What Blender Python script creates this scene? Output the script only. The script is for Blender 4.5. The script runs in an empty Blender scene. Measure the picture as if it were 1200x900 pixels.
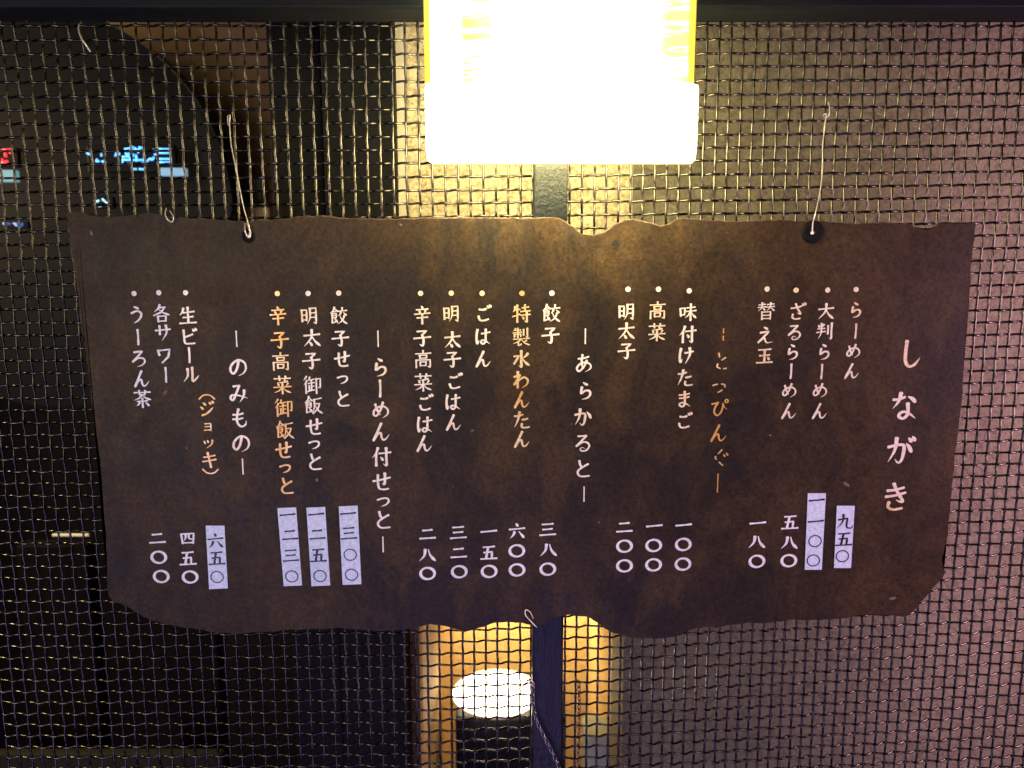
import bpy, bmesh, math, random
from math import sin, cos, pi, radians
from mathutils import Vector, noise
scn = bpy.context.scene
COL = scn.collection
random.seed(7)

# ------------------------------------------------------------ camera
F = 900.0                       # focal length in pixels of the 1200 px wide photograph
TILT = math.atan(0.145)
CAM = Vector((0.0, 0.0, 1.55))
D = 0.72                        # distance to the wire mesh
cam_d = bpy.data.cameras.new('camera')
cam = bpy.data.objects.new('camera', cam_d); COL.objects.link(cam)
cam.location = CAM
cam.rotation_euler = (pi / 2 - TILT, 0, 0)
cam_d.sensor_width = 36; cam_d.lens = 36 * F / 1200
cam_d.clip_start = 0.01; cam_d.clip_end = 60
cam_d.dof.use_dof = True; cam_d.dof.focus_distance = 0.70; cam_d.dof.aperture_fstop = 5.0
scn.camera = cam

# ------------------------------------------------------------ world, exposure
w = bpy.data.worlds.new('World'); scn.world = w; w.use_nodes = True
bg = w.node_tree.nodes['Background']
bg.inputs[0].default_value = (0.55, 0.55, 0.8, 1); bg.inputs[1].default_value = 0.012
scn.view_settings.view_transform = 'Standard'; scn.view_settings.look = 'None'
scn.view_settings.exposure = 0.0; scn.view_settings.gamma = 1
scn.view_settings.use_curve_mapping = False
scn.cycles.use_denoising = True
scn.cycles.max_bounces = 6; scn.cycles.diffuse_bounces = 3; scn.cycles.glossy_bounces = 3
scn.cycles.sample_clamp_indirect = 3

def aim(o, target):
    o.rotation_euler = (Vector(target) - o.location).to_track_quat('-Z', 'Y').to_euler()

def area(name, loc, target, size, power, color, size_y=None):
    l = bpy.data.lights.new(name, 'AREA'); l.shape = 'RECTANGLE'
    l.size = size; l.size_y = size_y or size; l.energy = power; l.color = color
    o = bpy.data.objects.new(name, l); COL.objects.link(o)
    o.location = loc; aim(o, target)
    return o
# street light falling on the shop front: violet from the lower left, rose from the right
area('violet_street_light', (-0.75, -0.55, 1.0), (-0.15, D, 1.35), 0.5, 4.5, (0.50, 0.46, 1.0))
area('blue_ground_glow', (0.05, -0.45, 0.50), (0.05, D, 1.25), 0.5, 5.5, (0.46, 0.32, 1.0))
area('rose_street_light', (1.02, 0.40, 1.46), (0.58, D + .12, 1.24), 0.30, 9.0, (1.0, 0.54, 0.76))
area('cream_fill_light', (-0.85, -0.85, 1.72), (0.05, D, 1.5), 0.8, 13.5, (1.0, 0.85, 0.62))  # added front light: brightens the lettering and gives the wires glints
area('room_fill_light', (-1.3, D + .32, 1.75), (-.55, D + .6, 1.65), 0.2, 14.0, (1.0, 0.76, 0.44))  # warm light added in the left room to brighten the tan wall
area('alcove_ceiling_light', (.04, D + .53, 1.06), (.04, D + .60, .8), 0.30, 3.2, (1.0, 0.82, 0.50), .08)

# ------------------------------------------------------------ pixel -> place on a vertical plane at distance Y
CT, ST = cos(TILT), sin(TILT)
def P(px, py, Y):
    u = (px - 600) / F; v = (py - 450) / F
    fwd = CT - v * ST; up = -ST - v * CT
    k = Y / fwd
    return Vector((u * k, Y, CAM.z + up * k))
def PX(px, py, Y): return P(px, py, Y).x
def PZ(py, Y): return P(600, py, Y).z
def mpp(px, py, Y):            # metres per pixel there
    v = (py - 450) / F
    return Y / (CT - v * ST) / F

# ------------------------------------------------------------ helpers
def link(name, me, mat=None, parent=None):
    o = bpy.data.objects.new(name, me); COL.objects.link(o)
    if mat and me and not me.materials: me.materials.append(mat)
    if parent: o.parent = parent
    return o
def obj(name, bm, mat, parent=None, smooth=False):
    me = bpy.data.meshes.new(name); bm.to_mesh(me); bm.free()
    if smooth:
        for p in me.polygons: p.use_smooth = True
    return link(name, me, mat, parent)
def tag(o, label=None, cat=None, group=None, kind=None):
    if label: o['label'] = label
    if cat: o['category'] = cat
    if group: o['group'] = group
    if kind: o['kind'] = kind
    return o
def empty(name, loc, label, cat, group=None):
    o = bpy.data.objects.new(name, None); COL.objects.link(o); o.location = loc
    o.empty_display_size = .02
    bpy.context.view_layer.update()
    return tag(o, label, cat, group)
def box(bm, x0, x1, y0, y1, z0, z1, bev=0.0, seg=2):
    r = bmesh.ops.create_cube(bm, size=1)
    vs = r['verts']
    for v in vs:
        v.co = Vector(((x0 + x1) / 2 + v.co.x * (x1 - x0), (y0 + y1) / 2 + v.co.y * (y1 - y0), (z0 + z1) / 2 + v.co.z * (z1 - z0)))
    if bev:
        es = {e for v in vs for e in v.link_edges}
        bmesh.ops.bevel(bm, geom=list(es), offset=bev, segments=seg, affect='EDGES', profile=.5)
def keep(o, parent):           # parent an object built in world coordinates to an empty
    o.parent = parent; o.matrix_parent_inverse = parent.matrix_world.inverted() if parent.location.length else o.matrix_parent_inverse
    return o
def tube(bm, pts, r, n=6, cap=True):
    rings = []
    N = len(pts)
    for i, p in enumerate(pts):
        a = pts[max(i - 1, 0)]; b = pts[min(i + 1, N - 1)]
        t = (b - a).normalized()
        ref = Vector((0, 1, 0)) if abs(t.y) < .9 else Vector((1, 0, 0))
        s = t.cross(ref).normalized(); u = s.cross(t)
        rr = r[i] if isinstance(r, (list, tuple)) else r
        rings.append([bm.verts.new(p + (s * cos(2 * pi * k / n) + u * sin(2 * pi * k / n)) * rr) for k in range(n)])
    for i in range(N - 1):
        for k in range(n):
            bm.faces.new((rings[i][k], rings[i][(k + 1) % n], rings[i + 1][(k + 1) % n], rings[i + 1][k]))
    if cap:
        bm.faces.new(rings[0][::-1]); bm.faces.new(rings[-1])
def smoothpath(pts, sub=6):
    out = []
    n = len(pts)
    for i in range(n - 1):
        p0 = pts[max(i - 1, 0)]; p1 = pts[i]; p2 = pts[i + 1]; p3 = pts[min(i + 2, n - 1)]
        for k in range(sub):
            t = k / sub
            out.append(0.5 * ((2 * p1) + (p2 - p0) * t + (2 * p0 - 5 * p1 + 4 * p2 - p3) * t * t + (3 * p1 - p0 - 3 * p2 + p3) * t ** 3))
    out.append(pts[-1])
    return out

# ------------------------------------------------------------ materials
def mat(name, color, rough=.6, metal=0.0, spec=.5):
    m = bpy.data.materials.new(name); m.use_nodes = True
    b = m.node_tree.nodes['Principled BSDF']
    b.inputs['Base Color'].default_value = (*color, 1); b.inputs['Roughness'].default_value = rough
    b.inputs['Metallic'].default_value = metal; b.inputs['Specular IOR Level'].default_value = spec
    return m
def nd(m, t, **kw):
    n = m.node_tree.nodes.new(t)
    for k, v in kw.items():
        if k in n.inputs: n.inputs[k].default_value = v
        else: setattr(n, k, v)
    return n
def ln(m, a, b): m.node_tree.links.new(a, b)
def bsdf(m): return m.node_tree.nodes['Principled BSDF']
def coords(m, scale=(1, 1, 1)):
    tc = nd(m, 'ShaderNodeTexCoord'); mp = nd(m, 'ShaderNodeMapping')
    g = nd(m, 'ShaderNodeNewGeometry')
    ln(m, g.outputs['Position'], mp.inputs['Vector']); mp.inputs['Scale'].default_value = scale
    return mp.outputs['Vector']
def ramp(m, src, stops):
    r = nd(m, 'ShaderNodeValToRGB'); e = r.color_ramp.elements
    while len(e) < len(stops): e.new(0.5)
    for el, (p, c) in zip(e, stops):
        el.position = p; el.color = (*c, 1) if len(c) == 3 else c
    ln(m, src, r.inputs['Fac']); return r.outputs['Color']
def noi(m, vec, scale, detail=5, rough=.6, dist=0.0):
    n = nd(m, 'ShaderNodeTexNoise'); n.inputs['Scale'].default_value = scale; n.inputs['Detail'].default_value = detail
    n.inputs['Roughness'].default_value = rough; n.inputs['Distortion'].default_value = dist
    ln(m, vec, n.inputs['Vector']); return n.outputs['Fac']
def mixc(m, fac, a, b, mode='MIX'):
    n = nd(m, 'ShaderNodeMix', data_type='RGBA', blend_type=mode)
    if isinstance(fac, float): n.inputs[0].default_value = fac
    else: ln(m, fac, n.inputs[0])
    for s, x in ((6, a), (7, b)):
        if isinstance(x, tuple): n.inputs[s].default_value = (*x, 1)
        else: ln(m, x, n.inputs[s])
    return n.outputs[2]
def bump(m, src, strength, dist):
    b = nd(m, 'ShaderNodeBump'); b.inputs['Strength'].default_value = strength; b.inputs['Distance'].default_value = dist
    ln(m, src, b.inputs['Height'])
    ln(m, b.outputs['Normal'], bsdf(m).inputs['Normal'])
    return b
def gray(v): return (v, v, v)

def m_board():
    m = mat('aged_board', (.06, .04, .03), .55, 0.0, .18)
    v = coords(m)
    big = noi(m, v, 6.5, 4, .6, .6)
    mid = noi(m, v, 30, 6, .7, .3)
    fine = noi(m, v, 330, 3, .7)
    vm = coords(m, (1.6, 1, .9)); patch = noi(m, vm, 9, 5, .65, 1.2)
    c1 = ramp(m, big, [(.34, (.0165, .0118, .0085)), (.5, (.0215, .0147, .0095)), (.66, (.032, .0195, .0100))])
    c2 = ramp(m, patch, [(.42, gray(0)), (.64, gray(1))])
    c = mixc(m, c2, c1, (.048, .0290, .0125))
    c3 = ramp(m, mid, [(.3, gray(.85)), (.7, gray(1.1))])
    c = mixc(m, 1.0, c, c3, 'MULTIPLY')
    c4 = ramp(m, fine, [(.32, gray(.6)), (.66, gray(1.38))])
    c = mixc(m, 1.0, c, c4, 'MULTIPLY')
    sp = noi(m, v, 95, 2, .5)
    c5 = ramp(m, sp, [(.67, gray(0)), (.72, gray(1))])
    c = mixc(m, c5, c, (.018, .013, .011))
    c6 = ramp(m, noi(m, v, 70, 2, .5, .3), [(.755, gray(0)), (.78, gray(1))])
    c = mixc(m, c6, c, (.16, .12, .10))
    vs = coords(m, (60, 1, 3)); c7 = ramp(m, noi(m, vs, 3, 3, .6, 1.0), [(.70, gray(1)), (.78, gray(1.35))])
    c = mixc(m, 1.0, c, c7, 'MULTIPLY')
    ln(m, c, bsdf(m).inputs['Base Color'])
    ln(m, ramp(m, mid, [(.3, gray(.42)), (.7, gray(.62))]), bsdf(m).inputs['Roughness'])
    a = nd(m, 'ShaderNodeMath', operation='MULTIPLY_ADD'); ln(m, fine, a.inputs[0]); a.inputs[1].default_value = .5; ln(m, mid, a.inputs[2])
    bump(m, a.outputs[0], .45, .0012)
    return m
def m_foil(name, col, worn, rough=.42, metal=.15, lo=.5, hi=.66):
    m = mat(name, col, rough, metal, .5)
    v = coords(m)
    n1 = noi(m, v, 16, 3, .6); n2 = noi(m, v, 300, 3, .6)
    c = mixc(m, ramp(m, n1, [(lo, gray(0)), (hi, gray(1))]), col, worn)
    c = mixc(m, 1.0, c, ramp(m, n2, [(.3, gray(.72)), (.6, gray(1.0))]), 'MULTIPLY')
    ln(m, c, bsdf(m).inputs['Base Color'])
    bump(m, n2, .25, .0004)
    return m
def m_stucco(name, base, dark, scale, strength, dist, spec=.3):
    m = mat(name, base, .75, 0, spec)
    v = coords(m)
    n1 = noi(m, v, scale, 5, .7, .8); n2 = noi(m, v, scale * 3.2, 3, .6, .4); n3 = noi(m, v, 5, 3, .5)
    c = mixc(m, ramp(m, n1, [(.36, gray(1)), (.56, gray(0))]), base, dark)
    c = mixc(m, 1.0, c, ramp(m, n3, [(.3, gray(.84)), (.7, gray(1.08))]), 'MULTIPLY')
    ln(m, c, bsdf(m).inputs['Base Color'])
    a = nd(m, 'ShaderNodeMath', operation='MULTIPLY_ADD'); ln(m, n2, a.inputs[0]); a.inputs[1].default_value = .4; ln(m, n1, a.inputs[2])
    bump(m, a.outputs[0], strength, dist)
    return m
def m_painted(name, base, streak, rough, scale=(60, 60, 4), strength=.5, dist=.0015, spec=.5):
    m = mat(name, base, rough, 0, spec)
    v = coords(m, scale)
    n1 = noi(m, v, 3, 5, .65); n2 = noi(m, coords(m), 260, 3, .6)
    c = mixc(m, ramp(m, n1, [(.4, gray(0)), (.7, gray(1))]), base, streak)
    ln(m, c, bsdf(m).inputs['Base Color'])
    a = nd(m, 'ShaderNodeMath', operation='MULTIPLY_ADD'); ln(m, n2, a.inputs[0]); a.inputs[1].default_value = .35; ln(m, n1, a.inputs[2])
    bump(m, a.outputs[0], strength, dist)
    return m
def m_emit(name, color, strength):
    m = mat(name, color, .5)
    b = bsdf(m); b.inputs['Emission Color'].default_value = (*color, 1); b.inputs['Emission Strength'].default_value = strength
    return m

M = {}
M['board'] = m_board()
M['edge'] = m_stucco('burnt_edge', (.10, .06, .045), (.03, .02, .02), 160, .8, .002)
M['cream'] = m_foil('cream_foil', (.92, .84, .72), (.84, .60, .32), lo=.5, hi=.72)
M['gold'] = m_foil('gold_foil', (.90, .72, .42), (.80, .45, .13), .36, .3, .44, .58)
M['white'] = m_foil('cool_lit_foil', (.88, .88, .92), (.80, .78, .82), .5, 0)  # same lettering foil, whitened in its colour for the cool light on it
M['sticker'] = m_foil('sticker_paper', (.66, .76, .94), (.60, .70, .88), .5, 0)
M['ink'] = mat('black_ink', (.012, .012, .02), .45)
M['wire'] = mat('blackened_wire', (.085, .078, .070), .34, 1.0, .5)
_v = coords(M['wire'])
_n = noi(M['wire'], _v, 150, 3, .6)
ln(M['wire'], ramp(M['wire'], _n, [(.35, (.040, .038, .036)), (.65, (.11, .10, .083))]), bsdf(M['wire']).inputs['Base Color'])
ln(M['wire'], ramp(M['wire'], _n, [(.3, gray(.17)), (.7, gray(.34))]), bsdf(M['wire']).inputs['Roughness'])
M['rail'] = m_painted('black_rail_paint', (.005, .0065, .009), (.010, .012, .014), .6, (5, 40, 60), .35, .001, .12)
M['post'] = m_painted('dark_post_paint', (.002, .0038, .0040), (.005, .008, .012), .34, (70, 60, 3), .9, .0018, .30)
M['pillar'] = m_painted('black_pillar_paint', (.0065, .0065, .0065), (.010, .010, .010), .6, (30, 30, 3), .4, .001, .12)
M['dark'] = m_painted('dark_wood', (.012, .010, .009), (.030, .022, .015), .6, (25, 25, 2), .4, .001, .3)
M['pale'] = m_stucco('backlit_glass_tone', (.84, .73, .47), (.40, .28, .12), 190, 1.0, .0022)
M['jambpaint'] = m_painted('pale_jamb_paint', (.72, .64, .48), (.60, .52, .38), .5, (90, 60, 2), .5, .001)
M['stucco'] = m_stucco('grey_brown_stucco', (.25, .225, .145), (.15, .132, .082), 130, .9, .0028)
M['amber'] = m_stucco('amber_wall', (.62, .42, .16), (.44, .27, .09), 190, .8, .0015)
M['amber_shaded'] = m_stucco('shaded_amber_wall', (.26, .15, .05), (.18, .10, .03), 190, .8, .0015)  # amber wall with shade put into the colour against the lamp's hot spot
M['tan'] = m_stucco('tan_wall', (.32, .20, .09), (.26, .16, .07), 30, .3, .001)
M['silver'] = mat('silver_wire', (.85, .80, .68), .28, .55)
M['rust'] = m_stucco('rusty_steel', (.22, .15, .11), (.10, .05, .03), 900, .5, .0005)
M['black'] = mat('black_rubber', (.006, .006, .006), .7, 0, .1)
M['disc'] = mat('black_lacquer', (.004, .004, .0045), .5, 0, .12)

# ------------------------------------------------------------ the wire mesh screen
PITCH = 0.01196
WR = 0.00112
SX0 = PX(16.7, 33, D); SZ0 = PZ(30.5, D)
screen = empty('wire_mesh_screen', (0, D, 1.5), 'dark crimped wire mesh screen of small square holes stretched behind the menu board', 'wire screen')
def warp(x, z):
    a = noise.noise(Vector((x * 5, z * 5, 1.3))); b = noise.noise(Vector((x * 5, z * 5, 7.7)))
    return x + .0007 * a, z + .0007 * b
I0, I1 = -6, 90
def lerp_tab(t, tab):
    for (a, b), (c_, d_) in zip(tab, tab[1:]):
        if t <= c_: return b + (d_ - b) * max(0, (t - a)) / (c_ - a)
    return tab[-1][1]
U = lambda x: 600 + x / (D / 1.045) * F      # about the photograph's column at the top rows
XI = {0: SX0}
for i in range(1, I1 + 1): XI[i] = XI[i - 1] + PITCH * lerp_tab(U(XI[i - 1]), [(0, 1), (380, 1), (640, .94), (800, .905), (1130, .905), (1250, .93)])
for i in range(-1, I0 - 1, -1): XI[i] = XI[i + 1] - PITCH
def rowscale(x): return lerp_tab(U(x), [(0, 1), (450, .995), (900, .972), (1300, .948)])
J0, J1 = -4, 76
jit = {}
def J(i, j):
    if (i, j) not in jit: jit[(i, j)] = (random.gauss(0, .00012), random.gauss(0, .00012))
    return jit[(i, j)]
AMP = WR * .92
def crossing(i, j):
    x, z = warp(XI[i], SZ0 - j * PITCH * rowscale(XI[i])); a, b = J(i, j)
    return x + a, z + b
def wire(name, path, AMP, kx=0.0, kz=0.0):
    pts = []
    n = len(path)
    for k in range(n - 1):
        p1, s1 = path[k]; p2, s2 = path[k + 1]
        for t in (0, .2, .36, .5, .64, .8):
            c = cos(pi * t)
            s = math.copysign(abs(c) ** .8, c)
            y = D + AMP * s1 * s
            # crimp shifts the wire sideways a touch as it dives
            w_ = -sin(2 * pi * t)
            pts.append(Vector((p1[0] + (p2[0] - p1[0]) * t + kx * w_, y, p1[1] + (p2[1] - p1[1]) * t + kz * w_)))
    pts.append(Vector((path[-1][0][0], D + AMP * path[-1][1], path[-1][0][1])))
    bm = bmesh.new(); tube(bm, pts, WR, 6)
    o = obj(name, bm, M['wire'], None, True)
    return keep(o, screen)
for i in range(I0, I1 + 1):
    off = random.gauss(0, .00018)
    wire('wire', [((crossing(i, j)[0] + off + .00008 * (1 if (i + j) % 2 else -1), crossing(i, j)[1]), 1 if (i + j) % 2 else -1) for j in range(J0, J1 + 1)], WR * .42, .00010, 0)
for j in range(J0, J1 + 1):
    off = random.gauss(0, .00018)
    wire('wire', [((crossing(i, j)[0], crossing(i, j)[1] + off), -1 if (i + j) % 2 else 1) for i in range(I0, I1 + 1)], WR * 1.25, 0, .00024)

# ------------------------------------------------------------ frame: top rail and middle post
fr = empty('screen_frame', (0, D - .02, 1.5), 'dark painted timber frame whose rail and upright post hold the wire mesh', 'frame')
bm = bmesh.new()
zr = PZ(27, D + .005)
box(bm, -.80, .80, D - .035, D + .005, zr, zr + .10, .002)
keep(obj('top_rail', bm, M['rail']), fr)
bm = bmesh.new()
xa, xb = PX(626, 230, D - .032), PX(665.5, 230, D - .032)
box(bm, xa, xb, D - .032, D - .003, .55, zr - .0004, .0015)
keep(obj('post', bm, M['post']), fr)
# small bright flaws along the post edge
# ------------------------------------------------------------ the wall behind
YW = D + .12
wallR = bmesh.new()
xr = PX(742, 260, YW)
box(wallR, xr, 1.9, YW, YW + .10, -.2, 2.6)
o = obj('stucco_wall', wallR, M['stucco']); tag(o, 'rough grey brown stucco wall behind the mesh right of the post', 'wall')
xl = PX(478, 200, YW); zsill = PZ(600, YW)
bm = bmesh.new(); box(bm, xl, xr - .0005, YW + .004, YW + .10, zsill, 2.6)  # its pale colour stands in for light coming through patterned glass
o = obj('bright_glass_panel', bm, M['pale']); tag(o, 'bright cream panel behind the post, coloured pale in place of backlit patterned glass', 'wall')
bm = bmesh.new(); box(bm, PX(465, 200, YW - .006), xl - .0005, YW - .006, YW + .10, zsill, 2.6, .001)
o = obj('door_jamb', bm, M['jambpaint']); tag(o, 'narrow smooth cream jamb strip left of the bright panel', 'jamb')
# black pillar on the left of the jamb
bm = bmesh.new()
box(bm, PX(380, 200, YW - .02), PX(465, 200, YW - .02) - .0006, YW - .02, YW + .08, -.2, 2.6, .002)
box(bm, PX(318, 200, YW - .005), PX(380, 200, YW - .005), YW - .005, YW + .08, -.2, 2.6, .002)
o = obj('black_pillar', bm, M['pillar']); tag(o, 'wide matt black pillar behind the mesh left of the bright panel', 'pillar')

# ------------------------------------------------------------ lit opening below the board
YB = YW + .50
room = empty('lit_alcove', (.05, YB, 1.0), 'amber walled alcove glowing behind the mesh under the menu board', 'alcove')
x0 = PX(491, 760, YW); x1 = PX(741, 760, YW)
bm = bmesh.new(); box(bm, x0 - .02, x1 + .12, YB, YB + .05, .1, zsill + .05)
keep(obj('back_wall', bm, M['amber']), room)
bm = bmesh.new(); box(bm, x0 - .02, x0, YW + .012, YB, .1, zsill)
keep(obj('side_wall', bm, M['amber_shaded']), room)
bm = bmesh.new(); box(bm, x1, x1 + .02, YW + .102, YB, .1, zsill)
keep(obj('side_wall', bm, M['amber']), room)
bm = bmesh.new(); box(bm, x0 - .02, x1 + .12, YW + .102, YB, zsill + .002, zsill + .03)
keep(obj('ceiling_board', bm, M['amber']), room)
# pale reveal posts at both sides of the opening
for xx, wd, nm in ((x0, .0035, 'reveal'), (x1 - .0065, .006, 'reveal')):
    bm = bmesh.new(); box(bm, xx, xx + wd, YW + .002, YW + .06, .1, zsill - .001, .0008)
    keep(obj(nm, bm, M['amber']), room)
# timber strip in the right half
bm = bmesh.new(); box(bm, PX(703, 820, YB - .1), PX(717, 820, YB - .1), YB - .1, YB - .07, .1, zsill, .002)
o = obj('timber_batten', bm, M['tan']); tag(o, 'brown upright batten inside the lit alcove right of the post', 'batten')
# round glowing lamp
YL = YW + .22
gl = empty('round_lamp', P(582, 812, YL), 'round glowing white lamp seen as an oval behind the mesh under the board', 'lamp')
c = P(582, 812, YL); k = mpp(582, 812, YL)
def ellipsoid(cx, cy, cz, rx, ry, rz, seg=40, rings=20):
    bm = bmesh.new(); bmesh.ops.create_uvsphere(bm, u_segments=seg, v_segments=rings, radius=1)
    for v in bm.verts: v.co = Vector((cx + v.co.x * rx, cy + v.co.y * ry, cz + v.co.z * rz))
    return bm
M['glow'] = m_emit('lamp_glow', (1.0, .86, .56), 14.0)
keep(obj('diffuser', ellipsoid(c.x, c.y, c.z, 51 * k, 51 * k, 8 * k), M['glow'], None, True), gl)
bm = bmesh.new()
ring = [Vector((c.x + 52 * k * cos(a), c.y + 52 * k * sin(a), c.z)) for a in [2 * pi * q / 48 for q in range(49)]]
tube(bm, ring, .0018, 8, False)
for v in bm.verts: v.co.z = c.z + (v.co.z - c.z) * 1.0
M['brass'] = m_emit('pale_rim', (.75, .62, .32), .25)
keep(obj('rim', bm, M['brass'], None, True), gl)
# dark cabinet under the lamp
bm = bmesh.new()
box(bm, PX(532, 860, YL - .07), PX(665, 860, YL - .07), YL - .046, YL + .06, .1, c.z - 8.5 * k, .004)
o = obj('dark_cabinet', bm, M['pillar']); tag(o, 'dark cabinet standing under the round glowing lamp', 'cabinet')
# pale jar like block at lower right
bm = bmesh.new()
box(bm, PX(686, 880, YW + .12), PX(718, 880, YW + .12), YW + .12, YW + .17, .8, PZ(863, YW + .12), .004, 3)
M['sage'] = m_painted('sage_paint', (.38, .42, .26), (.28, .32, .20), .5, (50, 50, 4), .3, .001)
o = obj('sage_box', bm, M['sage']); tag(o, 'pale sage green box low in the alcove right of the post', 'box')
bm = bmesh.new()
box(bm, PX(719, 880, YW + .13), PX(733, 880, YW + .13), YW + .13, YW + .16, .8, PZ(866, YW + .13), .003, 3)
o = obj('grey_tin', bm, M['pillar']); tag(o, 'narrow dark tin beside the pale sage green box', 'tin')

# ------------------------------------------------------------ dark room seen at the left
YD = D + 1.1
bm = bmesh.new(); box(bm, -3.2, -.12, 2.5, 2.6, -1.5, 3.2)
o = obj('far_wall', bm, M['dark']); tag(o, None, None, None, 'structure')
bm = bmesh.new(); box(bm, -3.2, 1.9, D + .3, 2.5, -.25, -.2)
o = obj('floor', bm, M['dark']); tag(o, None, None, None, 'structure')
# tan wall
YT = D + .55
bm = bmesh.new(); box(bm, PX(100, 130, YT), PX(322, 130, YT), YT, YT + .05, PZ(480, YT), PZ(-60, YT), .002)
o = obj('tan_wall_panel', bm, M['tan']); tag(o, 'warm tan wall panel behind the mesh at upper left', 'wall')
bm = bmesh.new(); box(bm, PX(250, 36, YT - .02), PX(322, 36, YT - .02), YT - .02, YT - .002, PZ(58, YT - .02), PZ(34, YT - .02), .002)
# round black disc
cD = P(56, 250, YT - .10); kD = mpp(56, 250, YT - .10)
bm = bmesh.new()
r = bmesh.ops.create_cone(bm, cap_ends=True, segments=96, radius1=226 * kD, radius2=226 * kD, depth=.05)
for v in bm.verts: v.co = Vector((cD.x + v.co.x, cD.y + v.co.z, cD.z + v.co.y))
bmesh.ops.bevel(bm, geom=[e for e in bm.edges if abs(e.verts[0].co.y - e.verts[1].co.y) < 1e-5], offset=.004, segments=2, affect='EDGES')
o = obj('round_signboard', bm, M['disc']); tag(o, 'large black round signboard with curved edge at upper left', 'signboard')
# shelf under tan wall with pale things
bm = bmesh.new(); box(bm, PX(294, 220, YT - .03), PX(306, 220, YT - .03), YT - .03, YT - .002, PZ(236, YT - .03), PZ(207, YT - .03), .002)
M['mint'] = m_painted('mint_paint', (.30, .36, .26), (.22, .28, .22), .5)
o = obj('wall_switch', bm, M['mint']); tag(o, 'small pale green switch box on the tan wall', 'switch')
bm = bmesh.new(); box(bm, PX(253, 252, YT - .05), PX(318, 252, YT - .05), YT - .06, YT - .002, PZ(275, YT - .05), PZ(243, YT - .05), .003)
M['straw'] = m_painted('straw_paint', (.62, .46, .18), (.5, .36, .14), .5)
o = obj('straw_shelf', bm, M['straw']); tag(o, 'straw yellow shelf edge on the tan wall just above the board', 'shelf')

# neon reflections put in as glowing strokes, the characters invented
M['neon_blue'] = m_emit('reflected_blue_neon', (.10, .42, 1.0), 2.4)
M['neon_pale'] = m_emit('reflected_pale_neon', (.35, .75, 1.0), 1.6)
M['neon_red'] = m_emit('reflected_red_neon', (1.0, .03, .05), 2.0)
M['reflected_teal'] = m_emit('teal_reflected_light', (.20, .42, .48), .55)
M['neon_dim'] = m_emit('reflected_dim_blue_neon', (.04, .12, .40), .9)
YN = YT - .18
def strokes(name, segs, m, rpx, Y, label, cat):
    t = empty(name, P(segs[0][0], segs[0][1], Y), label, cat)
    bm = bmesh.new(); box(bm, min(min(s[0], s[2]) for s in segs) and PX(min(min(s[0], s[2]) for s in segs) - 3, segs[0][1], Y),
        PX(max(max(s[0], s[2]) for s in segs) + 3, segs[0][1], Y), Y + .006, Y + .014,
        PZ(max(max(s[1], s[3]) for s in segs) + 3, Y), PZ(min(min(s[1], s[3]) for s in segs) - 3, Y), .001)
    keep(obj('backing', bm, M['disc']), t)
    bm = bmesh.new(); kk = mpp(segs[0][0], segs[0][1], Y)
    for s in segs: tube(bm, [P(s[0], s[1], Y), P((s[0] + s[2]) / 2, (s[1] + s[3]) / 2 + .3, Y), P(s[2], s[3], Y)], rpx * kk, 6)
    keep(obj('reflected_lettering', bm, m, None, True), t)
    return t
rs = random.Random(3)
segs = []
for (xa_, xb_, ya_, yb_, n) in ((102, 109, 177, 183, 3), (112, 124, 179, 190, 5), (134, 142, 173, 183, 4), (142, 172, 172, 191, 18), (172, 184, 174, 189, 6)):
    for q in range(n):
        x = rs.uniform(xa_, xb_ - 2); y = rs.uniform(ya_, yb_)
        if rs.random() < .5: segs.append((x, y, x + rs.uniform(2, 5), y + rs.uniform(-.6, .6)))
        else: segs.append((x, y, x + rs.uniform(-.5, .5), min(y + rs.uniform(2.5, 6), yb_)))
for y in (174.5, 179, 186, 190): segs.append((186, y, 200, y))
segs += [(146, 175, 156, 172), (143, 187, 170, 187.5), (147, 179, 153, 186), (149, 192, 152, 192), (155, 198, 160, 198), (163, 198, 170, 198)]
strokes('blue_neon_reflection', segs, M['neon_blue'], 1.0, YN, 'glowing strokes standing in for blue neon reflected at the left behind the mesh', 'neon reflection')
bm = bmesh.new(); box(bm, PX(188, 201, YN), PX(217, 201, YN), YN, YN + .01, PZ(206, YN), PZ(196.5, YN), .001)
o = obj('pale_reflection', bm, M['neon_pale']); o.data.materials[0] = m_emit('pale_strip', (.25, .50, .72), .6)  # emissive bar put in for a pale reflection
tag(o, 'pale blue glowing strip standing in for a reflection under the blue neon', 'reflection')
strokes('red_neon_reflection', [(-4, 176, 4, 176), (4, 176, 14, 175), (6, 179, 7, 184), (12, 177, 12, 180), (-3, 187, 3, 187), (2, 190, 9, 190.5), (8, 188, 9, 192)], M['neon_red'], 1.5, YN + .01, 'glowing strokes standing in for red neon reflected at the far left edge', 'neon reflection')
bm = bmesh.new(); box(bm, PX(-14, 206, YN), PX(18, 206, YN), YN, YN + .01, PZ(213, YN), PZ(199, YN), .001)
o = obj('teal_reflection', bm, M['reflected_teal']); tag(o, 'pale teal glowing patch standing in for a reflection at the left edge', 'screen')  # emissive patch put in for a reflection in the dark glass
strokes('small_blue_reflection', [(113, 236, 116, 235), (120, 233, 123, 236), (116, 241, 118, 241), (124, 237, 127, 238)], M['neon_pale'], 1.1, YN, 'tiny glowing strokes standing in for a pale blue reflection above the board', 'neon reflection')
strokes('dim_blue_reflection', [(4, 262, 12, 262), (16, 262, 27, 262.5), (18, 264, 26, 264.5)], M['neon_dim'], 1.4, YN, 'dim strokes standing in for a deep blue reflection beside the board', 'neon reflection')

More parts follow.
